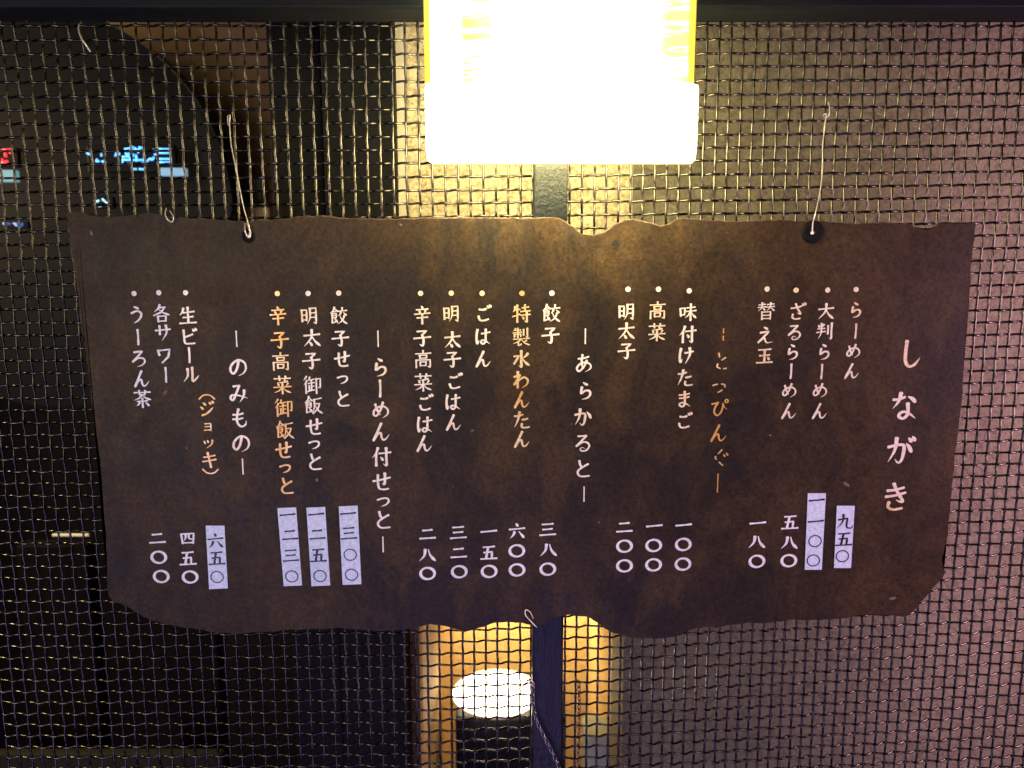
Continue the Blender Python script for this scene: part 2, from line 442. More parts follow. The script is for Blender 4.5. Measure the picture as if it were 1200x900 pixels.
# things in the dark below left
YV = D + .35
for (pa, pb, mm, lb) in ((32, 112, 'post_brown', 'dark brown board standing at lower left behind the mesh'), (205, 255, 'post_brown', 'thin dark brown board standing lower centre left behind the mesh')):
    if 'post_brown' not in M: M['post_brown'] = m_painted('dark_brown_wood', (.007, .005, .0035), (.013, .009, .006), .6, (40, 40, 2), .4, .001, .04)
    bm = bmesh.new(); box(bm, PX(pa, 780, YV), PX(pb, 780, YV), YV, YV + .03, -.2, PZ(640, YV), .002)
    o = obj('standing_board', bm, M[mm]); tag(o, lb, 'board')
bm = bmesh.new(); box(bm, PX(-60, 890, YV - .1), PX(260, 890, YV - .1), YV - .1, YV - .085, PZ(1000, YV - .1), PZ(884, YV - .1), .003)
M['olive'] = m_painted('olive_paint', (.03, .03, .017), (.02, .02, .012), .6, (60, 60, 4), .4, .001, .05)
o = obj('olive_bench', bm, M['olive']); tag(o, 'dull olive ledge along the lower left corner behind the mesh', 'ledge')
bm = bmesh.new(); a = P(62, 627, YV); b_ = P(104, 627, YV)
tube(bm, [a, b_], .0022, 8)
M['dimtube'] = m_emit('dim_tube', (.9, .85, .5), .10)
o = obj('dim_tube_light', bm, M['dimtube']); tag(o, 'faint yellow tube light left of the board lower corner', 'light')

# ------------------------------------------------------------ lantern
YF = D - .112                   # front face of the lantern
lan = empty('wall_lantern', P(656, 100, YF), 'overexposed boxy wall lantern glowing white above the menu board', 'lantern')
def m_shade():
    m = mat('yellowed_shade', (.9, .8, .3), .6)
    v = coords(m, (1, 1, 9)); n = noi(m, v, 14, 6, .75, .8)
    g = nd(m, 'ShaderNodeNewGeometry'); sp = nd(m, 'ShaderNodeSeparateXYZ'); ln(m, g.outputs['Position'], sp.inputs[0])
    mr = nd(m, 'ShaderNodeMapRange'); ln(m, sp.outputs[0], mr.inputs[0])
    mr.inputs[1].default_value = PX(495, 60, D - .16); mr.inputs[2].default_value = PX(817, 60, D - .16)
    msk = ramp(m, mr.outputs[0], [(.10, gray(0)), (.135, gray(1)), (.24, gray(.85)), (.32, gray(0)), (.78, gray(0)), (.94, gray(.95))])
    f = nd(m, 'ShaderNodeMath', operation='MULTIPLY')
    ln(m, ramp(m, n, [(.38, gray(0)), (.52, gray(1))]), f.inputs[0]); ln(m, msk, f.inputs[1])
    c = mixc(m, f.outputs[0], (1.0, .96, .70), (1.0, .84, .12))
    ln(m, c, bsdf(m).inputs['Emission Color'])
    s = nd(m, 'ShaderNodeMapRange'); ln(m, f.outputs[0], s.inputs[0]); s.inputs[3].default_value = 12.0; s.inputs[4].default_value = 1.1
    ln(m, s.outputs[0], bsdf(m).inputs['Emission Strength'])
    return m
M['shade'] = m_shade()
M['lanternglow'] = m_emit('lantern_glow', (1.0, .84, .38), 50.0)
M['ambertrim'] = m_emit('amber_trim', (1.0, .72, .07), 1.0)
lx0, lx1 = PX(499, 145, YF), PX(817, 145, YF)
ux0, ux1 = PX(497, 60, YF), PX(815, 60, YF)
zb = PZ(189.5, D - .066); zm = PZ(98, YF); zt = PZ(-190, YF)
YK = D - .062
bm = bmesh.new(); box(bm, lx0, lx1, YF, YK, zb, zm, .003, 5)
for v in bm.verts:
    t = (v.co.y - YF) / (YK - YF); a0, a1 = PX(500.5, 145, YK), PX(815.5, 145, YK)
    q = (v.co.x - lx0) / (lx1 - lx0)
    v.co.x = (lx0 + (a0 - lx0) * t) * (1 - q) + (lx1 + (a1 - lx1) * t) * q
keep(obj('bottom_diffuser', bm, M['lanternglow'], None, True), lan)
bm = bmesh.new(); box(bm, ux0 + .005, ux1 - .005, YF + .002, YK - .002, zm + .0006, zt, .001)
keep(obj('upper_shade', bm, M['shade']), lan)
bm = bmesh.new(); box(bm, PX(506, 189, YK), PX(810, 189, YK), YK - .004, YK + .001, zb - .0016, zb + .0005, .0006)
M['rimglow'] = m_emit('greenish_glow', (.72, .70, .22), .8)  # emissive strip added for the greenish glow along the lantern's lower edge
keep(obj('bottom_glow_strip', bm, M['rimglow']), lan)
for xx in (ux0, ux1 - .0045):
    bm = bmesh.new(); box(bm, xx, xx + .0045, YF + .001, YK - .001, zm + .0006, zt, .001)
    keep(obj('corner_strip', bm, M['ambertrim']), lan)
bm = bmesh.new(); box(bm, ux0 - .01, ux1 + .01, YF - .008, YK + .002, zt + .0005, zt + .02, .004)
keep(obj('top_cap', bm, M['rail']), lan)

# ------------------------------------------------------------ the menu board
YBF = D - .046                  # front face of the board
OUT = """78,250 95,250 108,253 120,255 135,255 150,254 165,252 178,251 195,254 210,256 225,257 243,257 266,259 290,260 305,259 320,258 340,256 360,254 380,254 400,256 440,257 480,257 520,256 560,256 600,256 625,257 645,255 655,256 664,261 672,267 682,275 695,277 708,273 720,265 732,259 742,258 752,260 762,262 775,266 784,263 792,257 800,256 825,258 850,260 880,260 900,258 930,259 960,260 980,262 1000,263 1040,262 1064,263 1072,267 1086,269 1096,267 1102,262 1120,262 1143,262
1141,285 1138,310 1137,330 1134,370 1130,420 1128,450 1127,470 1124,495 1120,520 1117,555 1113,590 1110,630 1104,655 1105,664 1108,671 1104,678 1098,684 1090,693 1084,700 1078,706 1074,712 1068,719 1060,722 1040,721 1020,720 1000,722 985,725 960,726 930,726 900,729 880,730 865,731 852,733 840,735 826,734 812,737 800,741 790,746 770,748 750,748 738,747 728,744 716,740 708,735 700,729 692,724 680,721 665,720 650,724 640,728 632,731 625,733 617,731 608,729 590,729 578,730 568,734 560,736 550,738 540,738 530,736 518,733 505,731 495,733 486,736 470,738 455,739 440,739 420,737 400,736 370,737 340,738 310,740 280,742 255,742 235,738 215,735 195,731 180,727 168,722 158,716 148,710 140,707 133,706 128,699 126,690 125,675 125,650 124,625 122,605 120,590 119,560 117,540 113,510 110,485 106,460 103,432 99,400 96,380 92,350 89,325 86,305 83,290 81,270"""
pts = [tuple(map(float, q.split(','))) for q in OUT.split()]
def rough_outline(pts):
    out = []
    n = len(pts)
    for i in range(n):
        a, b = pts[i], pts[(i + 1) % n]
        L = math.hypot(b[0] - a[0], b[1] - a[1]); m_ = max(2, int(L / 3.5))
        for k in range(m_):
            t = k / m_; x = a[0] + (b[0] - a[0]) * t; y = a[1] + (b[1] - a[1]) * t
            q = Vector((x * .11, y * .11, 0)); q2 = Vector((x * .45, y * .45, 4))
            out.append((x + noise.noise(q) * 1.0 + noise.noise(q2) * .55, y + noise.noise(q + Vector((9, 9, 9))) * 1.2 + noise.noise(q2 + Vector((5, 5, 5))) * .6))
    return out
ro = rough_outline(pts)
board = empty('menu_board', P(610, 500, YBF), 'brown rust mottled menu board with ragged edges and gold Japanese lettering', 'menu board')
bm = bmesh.new()
front = [bm.verts.new(P(x, y, YBF)) for x, y in ro]
N = len(ro)
nrm = []
ws = [v.co.copy() for v in front]
mid_, back = [], []
for i in range(N):
    t = (ws[(i + 1) % N] - ws[i - 1]); t.y = 0; t.normalize()
    outw = Vector((-t.z, 0, t.x))      # outline runs clockwise seen from the front
    e = .0009 + .0007 * noise.noise(ws[i] * 60)
    mid_.append(bm.verts.new(ws[i] + outw * e + Vector((0, .0014, 0))))
    back.append(bm.verts.new(ws[i] + outw * (e - .0006 + .0006 * noise.noise(ws[i] * 200)) + Vector((0, .0060, 0))))
f = bm.faces.new(front)
edgef = []
for A, B in ((front, mid_), (mid_, back)):
    for i in range(N):
        k = (i + 1) % N
        edgef.append(bm.faces.new((A[i], B[i], B[k], A[k])))
for e in edgef: e.material_index = 1
bm.faces.new(back[::-1]).material_index = 1
bmesh.ops.triangulate(bm, faces=[fc for fc in bm.faces if len(fc.verts) > 4])
bmesh.ops.recalc_face_normals(bm, faces=bm.faces)
me = bpy.data.meshes.new('panel'); bm.to_mesh(me); bm.free()
me.materials.append(M['board']); me.materials.append(M['edge'])
pn = link('panel', me); keep(pn, board)

# ------------------------------------------------------------ brush lettering
G = {
'し': "1.0|t 38,8 36,40 37,72 48,90 66,86 84,62",
'な': "1.0|c 12,30 30,29 50,21;p 36,8 30,35 12,60;d 60,20 74,27 84,38;t 60,42 62,62 61,80 48,92 34,86 38,74 52,70 70,78 88,92",
'が': "1.0|t 10,38 40,31 58,31 62,44 57,78 46,90 34,78;p 36,8 32,48 12,88;d 68,26 78,38 86,54;d 74,8 80,14 84,20;d 86,3 91,9 95,16",
'か': "1.0|t 10,38 40,31 58,31 62,44 57,78 46,90 34,78;p 36,8 32,48 12,88;d 70,22 82,36 90,54",
'き': "1.0|c 20,30 45,27 74,19;c 16,50 45,46 80,36;t 40,6 52,32 72,64 62,66 50,60;c 28,68 26,84 42,93 72,88",
'ら': "1.0|d 38,8 48,15 60,20;t 32,32 28,56 30,64 50,50 70,52 74,70 60,87 32,95",
'ー': ".85|v 50,10 51,50 49,92",
'―': ".5|v 50,12 50,50 50,88",
'め': ".9|t 24,24 34,55 48,78;t 62,14 50,50 30,80 16,76 18,56 40,38 64,34 84,50 82,74 56,93",
'ん': "1.0|t 54,6 36,45 14,92 36,58 50,54 54,74 62,88 76,82 92,60",
'ざ': ".95|c 14,32 45,28 74,19;t 40,6 52,34 70,62 60,62 50,56;c 26,66 24,84 42,93 68,89;d 76,5 81,10 85,16;d 88,0 93,5 97,12",
'る': ".9|t 24,16 50,15 66,14 44,38 16,68 44,48 70,48 82,66 68,88 46,93 36,84 46,74 62,82",
'え': ".95|d 40,4 52,10 62,16;t 22,36 60,29 66,31 46,54 12,90 34,70 46,66 52,82 64,91 92,86",
'と': "1.0|t 32,10 37,30 46,48;c 78,26 50,42 28,60 26,78 42,91 84,88",
'っ': "1.0|t 18,50 50,40 76,42 80,60 64,78 36,88",
'ぴ': ".9|t 10,30 34,25 42,23 26,50 24,74 38,90 56,77 66,50 68,26 74,44 90,58;o 86,14 8",
'ぐ': "1.0|t 62,8 40,32 26,48 44,66 70,92;d 70,32 75,38 79,44;d 84,24 89,30 93,37",
'け': "1.0|k 20,12 14,50 18,88 28,70;c 42,36 60,34 88,27;p 68,8 70,45 46,96",
'た': "1.0|c 12,28 34,27 58,19;p 40,6 30,50 12,90;c 54,48 68,46 84,41;c 52,70 52,88 68,92 92,88",
'ま': ".95|c 20,26 50,24 78,17;c 22,44 50,42 76,35;t 50,6 52,40 52,76 40,91 24,83 30,71 52,70 84,90",
'ご': "1.0|t 30,26 52,28 68,22 58,32;c 26,64 34,85 56,88 82,80;d 74,6 79,11 83,17;d 86,1 91,6 95,13",
'あ': ".9|c 20,26 45,24 74,15;t 42,6 38,40 44,78;t 64,34 50,66 26,90 14,76 28,54 58,44 82,56 82,76 56,94",
'せ': "1.0|c 8,48 45,41 92,29;k 66,8 66,40 62,64 52,58;c 32,16 32,60 38,84 58,89 82,85",
'わ': ".95|v 32,6 32,50 31,94;t 12,34 36,27 42,28 12,76 40,50 66,36 86,50 80,76 54,94",
'は': ".95|k 20,12 14,50 18,90 28,70;c 42,34 60,32 90,25;t 66,10 65,50 63,78 50,91 38,81 48,70 68,77 90,92",
'の': "1.0|t 54,20 44,60 26,84 12,68 20,40 50,17 80,28 88,56 76,80 50,95",
'み': ".95|t 24,18 48,15 52,17 36,54 20,86 8,76 16,62 46,62 92,76;p 76,36 72,66 52,96",
'も': ".95|t 46,6 38,40 38,72 54,92 76,84 82,62;c 18,34 42,34 68,27;c 16,56 42,56 66,50",
'う': "1.0|d 36,6 50,12 62,17;t 22,42 52,30 74,40 72,62 56,82 32,96",
'ろ': ".95|t 24,16 62,11 66,13 44,38 14,68 44,48 74,50 80,68 64,86 36,94",
'ビ': "1.0|c 74,34 50,44 28,50;c 26,12 27,50 28,76 40,86 84,83;d 74,6 79,12 82,18;d 87,1 92,7 95,14",
'ル': "1.0|p 32,18 32,56 8,90;t 58,10 58,50 58,86 76,74 94,52",
'サ': "1.0|h 8,38 50,34 92,30;v 32,12 33,34 32,60;p 68,8 70,50 42,94",
'ワ': "1.0|v 18,24 19,36 24,52;K 18,26 50,22 82,18 72,60 36,94",
'ジ': "1.0|d 28,14 36,20 44,28;d 12,38 20,44 28,52;t 20,88 50,76 88,40;d 64,10 70,16 74,22;d 80,3 86,9 90,16",
'ョ': ".8|K 32,42 74,39 73,90;h 34,62 72,60;h 28,86 74,84",
'ッ': ".9|d 22,42 26,50 30,60;d 44,36 48,44 52,53;p 80,36 72,66 36,92",
'キ': "1.0|h 18,34 50,29 84,22;h 10,60 50,54 90,46;v 42,6 50,50 58,94",
'（': ".8|c 4,78 26,58 50,52 74,58 96,78",
'）': ".8|c 4,22 26,42 50,48 74,42 96,22",
'・': "1|O 50,50 22",
'〇': "1|e 50,50 40 34",
'◯': "1|f 50,50 36 34",
'一': "1.1|h 6,55 50,51 94,46",
'二': "1.1|h 22,28 50,26 76,23;h 6,76 50,73 94,70",
'三': "1.0|h 18,20 50,18 80,15;h 22,50 50,48 76,45;h 5,84 50,80 95,77",
'四': ".9|v 14,24 17,50 20,80;K 14,24 86,20 80,80;p 40,26 38,48 28,64;c 58,24 58,48 74,54;h 20,76 78,74",
'五': "1.0|h 18,18 50,16 82,13;v 46,18 40,50 34,84;K 22,50 68,45 66,86;h 4,88 50,86 96,83",
'六': "1.0|d 44,4 50,12 54,20;h 6,40 50,36 94,31;p 36,54 28,74 10,92;n 60,50 76,70 92,90",
'八': "1.1|p 38,20 32,56 4,88;n 56,18 68,56 98,88",
'九': ".9|p 40,8 38,50 6,92;t 12,40 50,34 64,33 62,60 64,84 78,90 94,87 95,70",
'大': "1.0|h 8,38 50,34 92,29;p 50,6 46,50 8,94;n 50,38 66,66 96,92",
'太': "1.0|h 8,38 50,34 92,29;p 50,6 46,50 8,94;n 50,38 66,66 96,92;d 38,72 44,80 50,90",
'子': "1.0|K 22,16 72,13 50,34;t 50,34 57,64 52,93 34,84;h 4,54 50,50 96,45",
'水': "1.0|k 50,6 50,60 50,94 36,84;K 10,36 38,33 10,78;p 86,20 74,34 56,46;n 54,42 70,66 96,86",
'玉': "1.0|h 16,18 50,16 84,13;h 22,50 50,48 78,45;v 50,18 50,50 50,86;h 6,90 50,88 94,85;d 66,58 72,64 76,72",
'明': ".82|v 10,20 11,50 12,82;K 10,22 36,20 36,78;h 12,48 34,46;h 12,74 34,72;p 54,10 54,60 38,95;K 54,12 86,9 86,92 74,85;h 56,36 84,34;h 54,60 84,58",
'付': ".95|p 34,6 24,34 4,56;v 24,36 24,64 24,96;h 38,34 66,31 96,27;k 74,6 74,60 74,94 58,84;d 46,52 52,58 57,68",
'味': ".82|v 8,30 10,50 12,72;K 8,30 34,27 32,66;h 12,66 32,63;h 44,26 66,24 90,21;h 38,46 66,44 96,40;v 66,4 66,50 66,96;p 64,46 54,66 34,82;n 68,46 80,66 98,82",
'高': ".72|v 50,2 50,9 50,16;h 8,20 50,18 92,15;v 30,28 32,36 33,44;K 30,28 70,26 67,44;h 33,44 67,42;v 12,54 12,76 12,96;K 12,54 88,52 88,93 76,88;v 34,64 34,74 35,86;K 34,64 66,63 64,84;h 34,84 64,83",
'菜': ".75|h 6,18 50,16 94,14;v 34,4 35,14 36,27;v 68,4 66,14 62,27;p 78,30 50,37 20,39;d 24,42 28,47 32,54;d 48,40 50,46 52,52;p 80,40 76,48 68,56;h 4,64 50,61 96,58;v 50,52 50,74 50,98;p 48,62 34,80 6,92;n 52,62 68,80 96,92",
'辛': ".85|d 46,2 50,8 54,15;h 18,22 50,20 82,17;d 32,27 36,32 40,39;p 68,25 66,32 60,40;h 8,46 50,43 92,39;h 22,66 50,64 80,61;v 50,44 50,70 50,98",
'餃': ".72|p 26,2 20,20 2,36;n 26,8 36,18 46,28;h 18,28 32,26;v 12,36 13,60 13,90;K 12,38 36,36 36,60;h 14,49 34,47;h 14,61 35,59;p 38,74 28,84 12,91;d 26,64 34,74 42,86;v 70,4 70,11 70,18;h 48,24 72,22 96,19;p 62,30 58,40 48,50;n 76,30 84,38 94,48;p 82,46 70,74 42,96;n 56,48 70,74 98,95",
'飯': ".72|p 26,2 20,20 2,36;n 26,8 36,18 46,28;h 18,28 32,26;v 12,36 13,60 13,90;K 12,38 36,36 36,60;h 14,49 34,47;h 14,61 35,59;p 38,74 28,84 12,91;d 26,64 34,74 42,86;h 52,18 72,15 92,10;p 54,18 54,60 42,95;K 56,42 84,39 72,68 46,95;n 58,48 72,74 98,94",
'特': ".78|p 16,12 14,28 4,42;h 14,30 28,28 42,26;v 28,4 28,50 28,96;h 2,66 22,60 42,52;h 54,18 70,16 90,13;v 70,2 70,18 70,36;h 46,38 72,36 98,33;h 46,58 72,56 98,53;k 80,42 80,70 80,94 66,86;d 54,66 60,71 64,79",
'製': ".66|p 18,4 14,10 6,18;h 16,14 30,13 46,11;h 4,28 28,26 50,23;v 30,2 30,26 30,52;v 12,36 12,42 12,50;K 12,36 46,34 46,48;v 62,8 62,24 62,40;k 82,2 82,30 82,50 72,46;h 6,62 50,59 94,56;p 46,62 30,76 4,86;v 34,72 34,96 50,88;p 78,66 72,72 62,76;n 50,62 68,82 98,94",
'御': ".70|p 20,4 14,14 4,26;p 22,26 16,38 4,52;v 16,44 16,70 16,96;p 38,8 34,18 28,28;h 34,24 46,22 60,19;h 28,42 44,40 62,37;v 46,24 46,50 46,78;v 34,54 34,66 34,80;h 46,58 60,56;h 24,86 42,81 62,76;v 72,16 72,56 72,96;K 72,18 94,15 92,66 82,62",
'替': ".70|h 8,14 26,12 44,10;h 4,28 26,26 48,24;p 27,2 24,30 4,48;n 28,30 36,36 44,44;h 54,12 72,10 92,8;h 52,26 74,24 96,21;p 74,2 70,28 52,46;n 74,28 84,36 96,46;v 26,52 27,74 27,96;K 26,54 74,51 74,94;h 27,72 73,70;h 27,90 73,88",
'判': ".85|d 10,16 14,21 18,29;p 42,12 39,18 34,27;h 8,38 28,36 48,34;h 2,58 26,55 52,51;p 28,6 28,60 12,94;v 66,18 66,40 66,66;k 86,4 86,60 86,94 72,86",
'生': ".95|p 28,10 22,30 6,48;h 26,34 54,31 86,27;v 52,4 52,46 52,88;h 24,60 50,58 80,54;h 4,92 50,89 96,86",
'各': ".9|p 42,2 32,22 10,42;K 38,18 72,14 46,44 4,62;n 34,26 60,46 96,58;v 28,66 29,80 30,96;K 28,66 74,63 71,94;h 30,93 71,91",
'茶': ".85|h 6,16 50,14 94,12;v 34,4 35,14 37,27;v 68,4 66,14 62,27;p 50,26 32,46 4,58;n 50,26 68,44 98,55;h 22,64 50,62 78,59;v 50,46 50,70 50,97;p 34,70 28,80 16,88;d 66,68 74,76 84,87",
# worn characters of the faded heading
'１': ".5|v 50,12 50,22 50,34;v 50,50 50,60 50,72",
'２': ".8|t 34,10 37,24 40,32;c 70,32 58,40 50,46;c 30,66 27,80 44,90;c 60,90 68,90 76,88",
'３': ".8|t 18,50 34,45 46,42;c 62,42 78,46 80,58;c 66,74 54,82 44,86",
'４': ".75|t 62,8 50,22 40,32;c 32,44 28,50 36,60;c 50,74 60,84 70,92;d 70,32 75,38 79,44;d 84,24 89,30 93,37",
'５': ".5|v 50,2 50,50 50,98",
}
PROF = {  # stroke width along its length (percent of the em)
 'h': [(0, 10.5), (.12, 9), (.5, 7.5), (.85, 9.5), (1, 11)],
 'v': [(0, 13), (.15, 10.5), (.6, 10), (1, 11.5)],
 'k': [(0, 13), (.2, 10.5), (.75, 11), (1, 2)],
 'p': [(0, 13), (.2, 11), (.6, 8), (1, 1.5)],
 'n': [(0, 4), (.4, 8), (.75, 14), (.9, 10), (1, 2)],
 'd': [(0, 5), (.45, 12), (.8, 13), (1, 9)],
 'c': [(0, 11), (.2, 9.5), (.6, 9.5), (1, 9)],
 't': [(0, 12), (.15, 10), (.6, 10.5), (.85, 8), (1, 1.5)],
 'K': [(0, 10), (.3, 8.5), (.6, 11), (1, 8)],
}
def prof(s, t):
    q = PROF[s]
    for (a, b), (c_, d_) in zip(q, q[1:]):
        if t <= c_: return b + (d_ - b) * (t - a) / (c_ - a)
    return q[-1][1]
class Letters:
    def __init__(self, bold=1.0, wob=1.0): self.bm = bmesh.new(); self.bold = bold * .95; self.n = 0; self.wob = wob
    def put(self, V, y):
        return self.bm.verts.new(Vector((V[0], y, V[1])))
    def glyph(self, ch, px, py, size, Y, sx=1.0):
        c = P(px, py, Y); s = size * mpp(px, py, Y) / 100
        wf, body = G[ch].split('|'); wf = float(wf) * self.bold
        jx, jy = random.gauss(0, .6) * self.wob, random.gauss(0, .6) * self.wob
        def T(x, y): return (c.x + (x - 50 + jx) * s * sx, c.z - (y - 50 + jy) * s)
        for si, st in enumerate(body.split(';')):
            st = st.strip(); kind = st[0]; a = st[2:].split()
            y0 = Y - .00012 - si * .00003
            if kind in 'oOef':
                cx, cy = map(float, a[0].split(','))
                rx = float(a[1]); ry = float(a[2]) if len(a) > 2 else rx
                if kind == 'O':
                    vs = [self.put(T(cx + rx * cos(q * pi / 8) * (1 + random.uniform(-.06, .06)), cy - rx * sin(q * pi / 8)), y0) for q in range(16)]
                    self.bm.faces.new(vs)
                else:
                    n = 40
                    wv = {'o': 6, 'e': 12.5 * self.bold, 'f': 6.5}[kind]
                    A, B = [], []
                    ph = random.uniform(.2, .5)
                    for q in range(n):
                        an = 2 * pi * q / n
                        wl = wv * (1 + (.22 * cos(2 * (an - ph)) if kind == 'e' else 0))
                        A.append(self.put(T(cx + (rx + wl / 2) * cos(an), cy - (ry + wl / 2) * sin(an)), y0))
                        B.append(self.put(T(cx + (rx - wl / 2) * cos(an), cy - (ry - wl / 2) * sin(an)), y0))
                    for q in range(n): self.bm.faces.new((A[q], A[(q + 1) % n], B[(q + 1) % n], B[q]))
                continue
            pp = [Vector((*map(float, q.split(',')), 0)) for q in a]
            if kind == 'K':
                path = []
                for u, v in zip(pp, pp[1:]):
                    path += [u + (v - u) * t for t in (0, .25, .5, .75)]
                path.append(pp[-1])
            else: path = smoothpath(pp, 7 if len(pp) > 3 else 5)
            L = [0]
            for u, v in zip(path, path[1:]): L.append(L[-1] + (v - u).length)
            tot = L[-1]; A, B = [], []
            n = len(path)
            for i, p in enumerate(path):
                if 0 < i < n - 1:
                    t1 = (path[i] - path[i - 1]).normalized(); t2 = (path[i + 1] - path[i]).normalized()
                    t = (t1 + t2)
                    t = t.normalized() if t.length > .2 else t2
                else: t = (path[min(i + 1, n - 1)] - path[max(i - 1, 0)]).normalized()
                nn = Vector((-t.y, t.x, 0))
                wd = prof(kind, L[i] / tot) * wf / 2 * (1 + random.uniform(-.05, .05) * self.wob)
                # a slanted brush: thin across, thick down
                wd *= 1.0 + .16 * abs(t.y) - .10 * abs(t.x)
                y = y0 - .00002 * L[i] / tot
                A.append((p + nn * wd, y)); B.append((p - nn * wd, y))
            # rounded caps
            t0 = (path[1] - path[0]).normalized(); t1 = (path[-1] - path[-2]).normalized()
            w0 = (A[0][0] - B[0][0]).length / 2; w1 = (A[-1][0] - B[-1][0]).length / 2
            va = [self.put(T(q.x, q.y), y) for q, y in A]; vb = [self.put(T(q.x, q.y), y) for q, y in B]
            for i in range(n - 1):
                self.bm.faces.new((va[i], va[i + 1], vb[i + 1], vb[i]))
            q = path[0] - t0 * w0 * .7
            e1 = path[0] - t0 * w0 * .55 + (A[0][0] - path[0]) * .62; e2 = path[0] - t0 * w0 * .55 + (B[0][0] - path[0]) * .62
            self.bm.faces.new((self.put(T(e1.x, e1.y), A[0][1]), va[0], vb[0], self.put(T(e2.x, e2.y), A[0][1])))
            if w1 > 2:
                e1 = path[-1] + t1 * w1 * .55 + (A[-1][0] - path[-1]) * .62; e2 = path[-1] + t1 * w1 * .55 + (B[-1][0] - path[-1]) * .62
                self.bm.faces.new((va[-1], self.put(T(e1.x, e1.y), A[-1][1]), self.put(T(e2.x, e2.y), A[-1][1]), vb[-1]))
    def done(self, name, m, parent):
        bmesh.ops.recalc_face_normals(self.bm, faces=self.bm.faces)
        for fc in self.bm.faces:
            if fc.normal.y > 0: fc.normal_flip()
        return keep(obj(name, self.bm, m), parent)
def column(name, text, xs, size, m, bold=1.0, bullet=None, parent=None, Y=YBF, wob=1.0):
    L = Letters(bold, wob)
    if bullet: L.glyph('・', bullet[0], bullet[1], 14, Y)
    for ch, (x, y) in zip(text, xs):
        sz = size
        if ch in 'っッョ': sz = size * .86
        L.glyph(ch, x, y, sz, Y)
    return L.done(name, M[m], parent or board)

C = column
for ch_, q_ in zip('しながき', [(1066, 415), (1060, 475), (1055, 528), (1050, 582)]): C('title_character', ch_, [q_], 36, 'cream', 1.0)
C('item_text', 'らーめん', [(1003, 363), (1002.7, 388), (1000, 411), (997.7, 435)], 20, 'cream', 1.12, (1003.3, 339.3))
C('item_text', '大判らーめん', [(968, 365), (966.7, 388), (966, 412), (963, 435), (961, 457), (960, 482)], 20.5, 'cream', 1.12, (970, 340))
C('item_text', 'ざるらーめん', [(934, 365), (931, 389), (929, 412), (927, 435), (925, 457), (924, 482)], 20.5, 'cream', 1.12, (933, 340))
C('item_text', '替え玉', [(897.7, 365), (896.7, 393), (896, 417)], 21, 'cream', 1.15, (899, 339))
C('heading_text', '１２３ぴん４５', [(847.7, 394), (845.7, 423), (842.7, 452), (843, 478), (841.7, 508), (843, 536), (841, 566)], 22.5, 'gold', 1.0)
C('item_text', '味付けたまご', [(806, 365.7), (805.7, 391.7), (804, 416.7), (802.7, 442.7), (802, 468), (801, 493)], 21, 'cream', 1.15, (807.7, 340.7))
C('item_text', '高菜', [(770.7, 364), (770, 389)], 21, 'cream', 1.15, (771.7, 339))
C('item_text', '明太子', [(734.3, 365), (734.3, 388), (734, 411)], 21, 'cream', 1.15, (736, 339))
C('heading_text', '―あらかると―', [(686, 394), (684.5, 426), (685.7, 458), (683, 489), (683, 519), (683, 549), (684.5, 579)], 23, 'cream', 1.1)
C('item_text', '餃子', [(646, 367.5), (645, 392.5)], 21.5, 'cream', 1.18, (646.7, 343.7))
C('item_text', '特製水わんたん', [(611, 367.5), (611, 395), (611, 420.5), (611, 445), (611, 469), (611, 492.5), (611, 515)], 21.5, 'gold', 1.18, (611.7, 343.7))
C('item_text', 'ごはん', [(566, 367.5), (566, 394), (566, 421)], 21, 'cream', 1.15, (565, 343.7))
C('item_text', '明太子ごはん', [(529, 367.5), (530, 398), (530, 421), (532, 447), (531, 471), (531, 495.5)], 21, 'cream', 1.15, (529, 343.7))
C('item_text', '辛子高菜ごはん', [(495, 369), (495, 396), (496, 421), (496, 448), (497.5, 472), (497.5, 497.5), (497, 520)], 21.5, 'cream', 1.15, (493, 343.7))
C('heading_text', '―らーめん付せっと―', [(443, 397), (446, 430), (445.5, 455), (446, 480), (446, 506), (447, 535), (447.5, 564.5), (449, 586), (449, 609), (449, 638)], 24, 'cream', 1.1)
C('item_text', '餃子せっと', [(397, 370), (399, 396), (401, 421), (401, 443), (402, 467)], 21, 'cream', 1.15, (397, 343.5))
C('item_text', '明太子御飯せっと', [(362.5, 370), (365.5, 396), (365, 422.5), (366, 451), (367.5, 475), (368, 500), (368, 519), (369, 541)], 22, 'cream', 1.12, (361, 344))
C('item_text', '辛子高菜御飯せっと', [(326, 370), (328, 398), (329, 424), (331, 451), (332.5, 478), (334, 504), (332.5, 527.5), (334, 547), (336, 569)], 22, 'gold', 1.12, (325, 344))
C('heading_text', '―のみもの―', [(277, 397), (279, 430), (280, 460.5), (281, 490), (282.5, 519), (284.5, 547)], 24, 'cream', 1.1)
C('item_text', '生ビール', [(220, 370), (221, 395), (222, 416), (224, 439)], 21.5, 'cream', 1.12, (217.5, 343))
C('item_text', '（ジョッキ）', [(242, 462), (242.5, 479), (243, 498), (244, 518), (245.5, 539), (247, 555)], 20, 'gold', 1.12)
C('item_text', '各サワー', [(189.5, 367.5), (191, 390), (192.5, 416), (194.5, 439)], 21, 'white', 1.12, (186, 343))
C('item_text', 'うーろん茶', [(160, 369), (162, 395), (163, 420), (165.5, 444), (167, 467.5)], 21.5, 'white', 1.12, (157, 344))
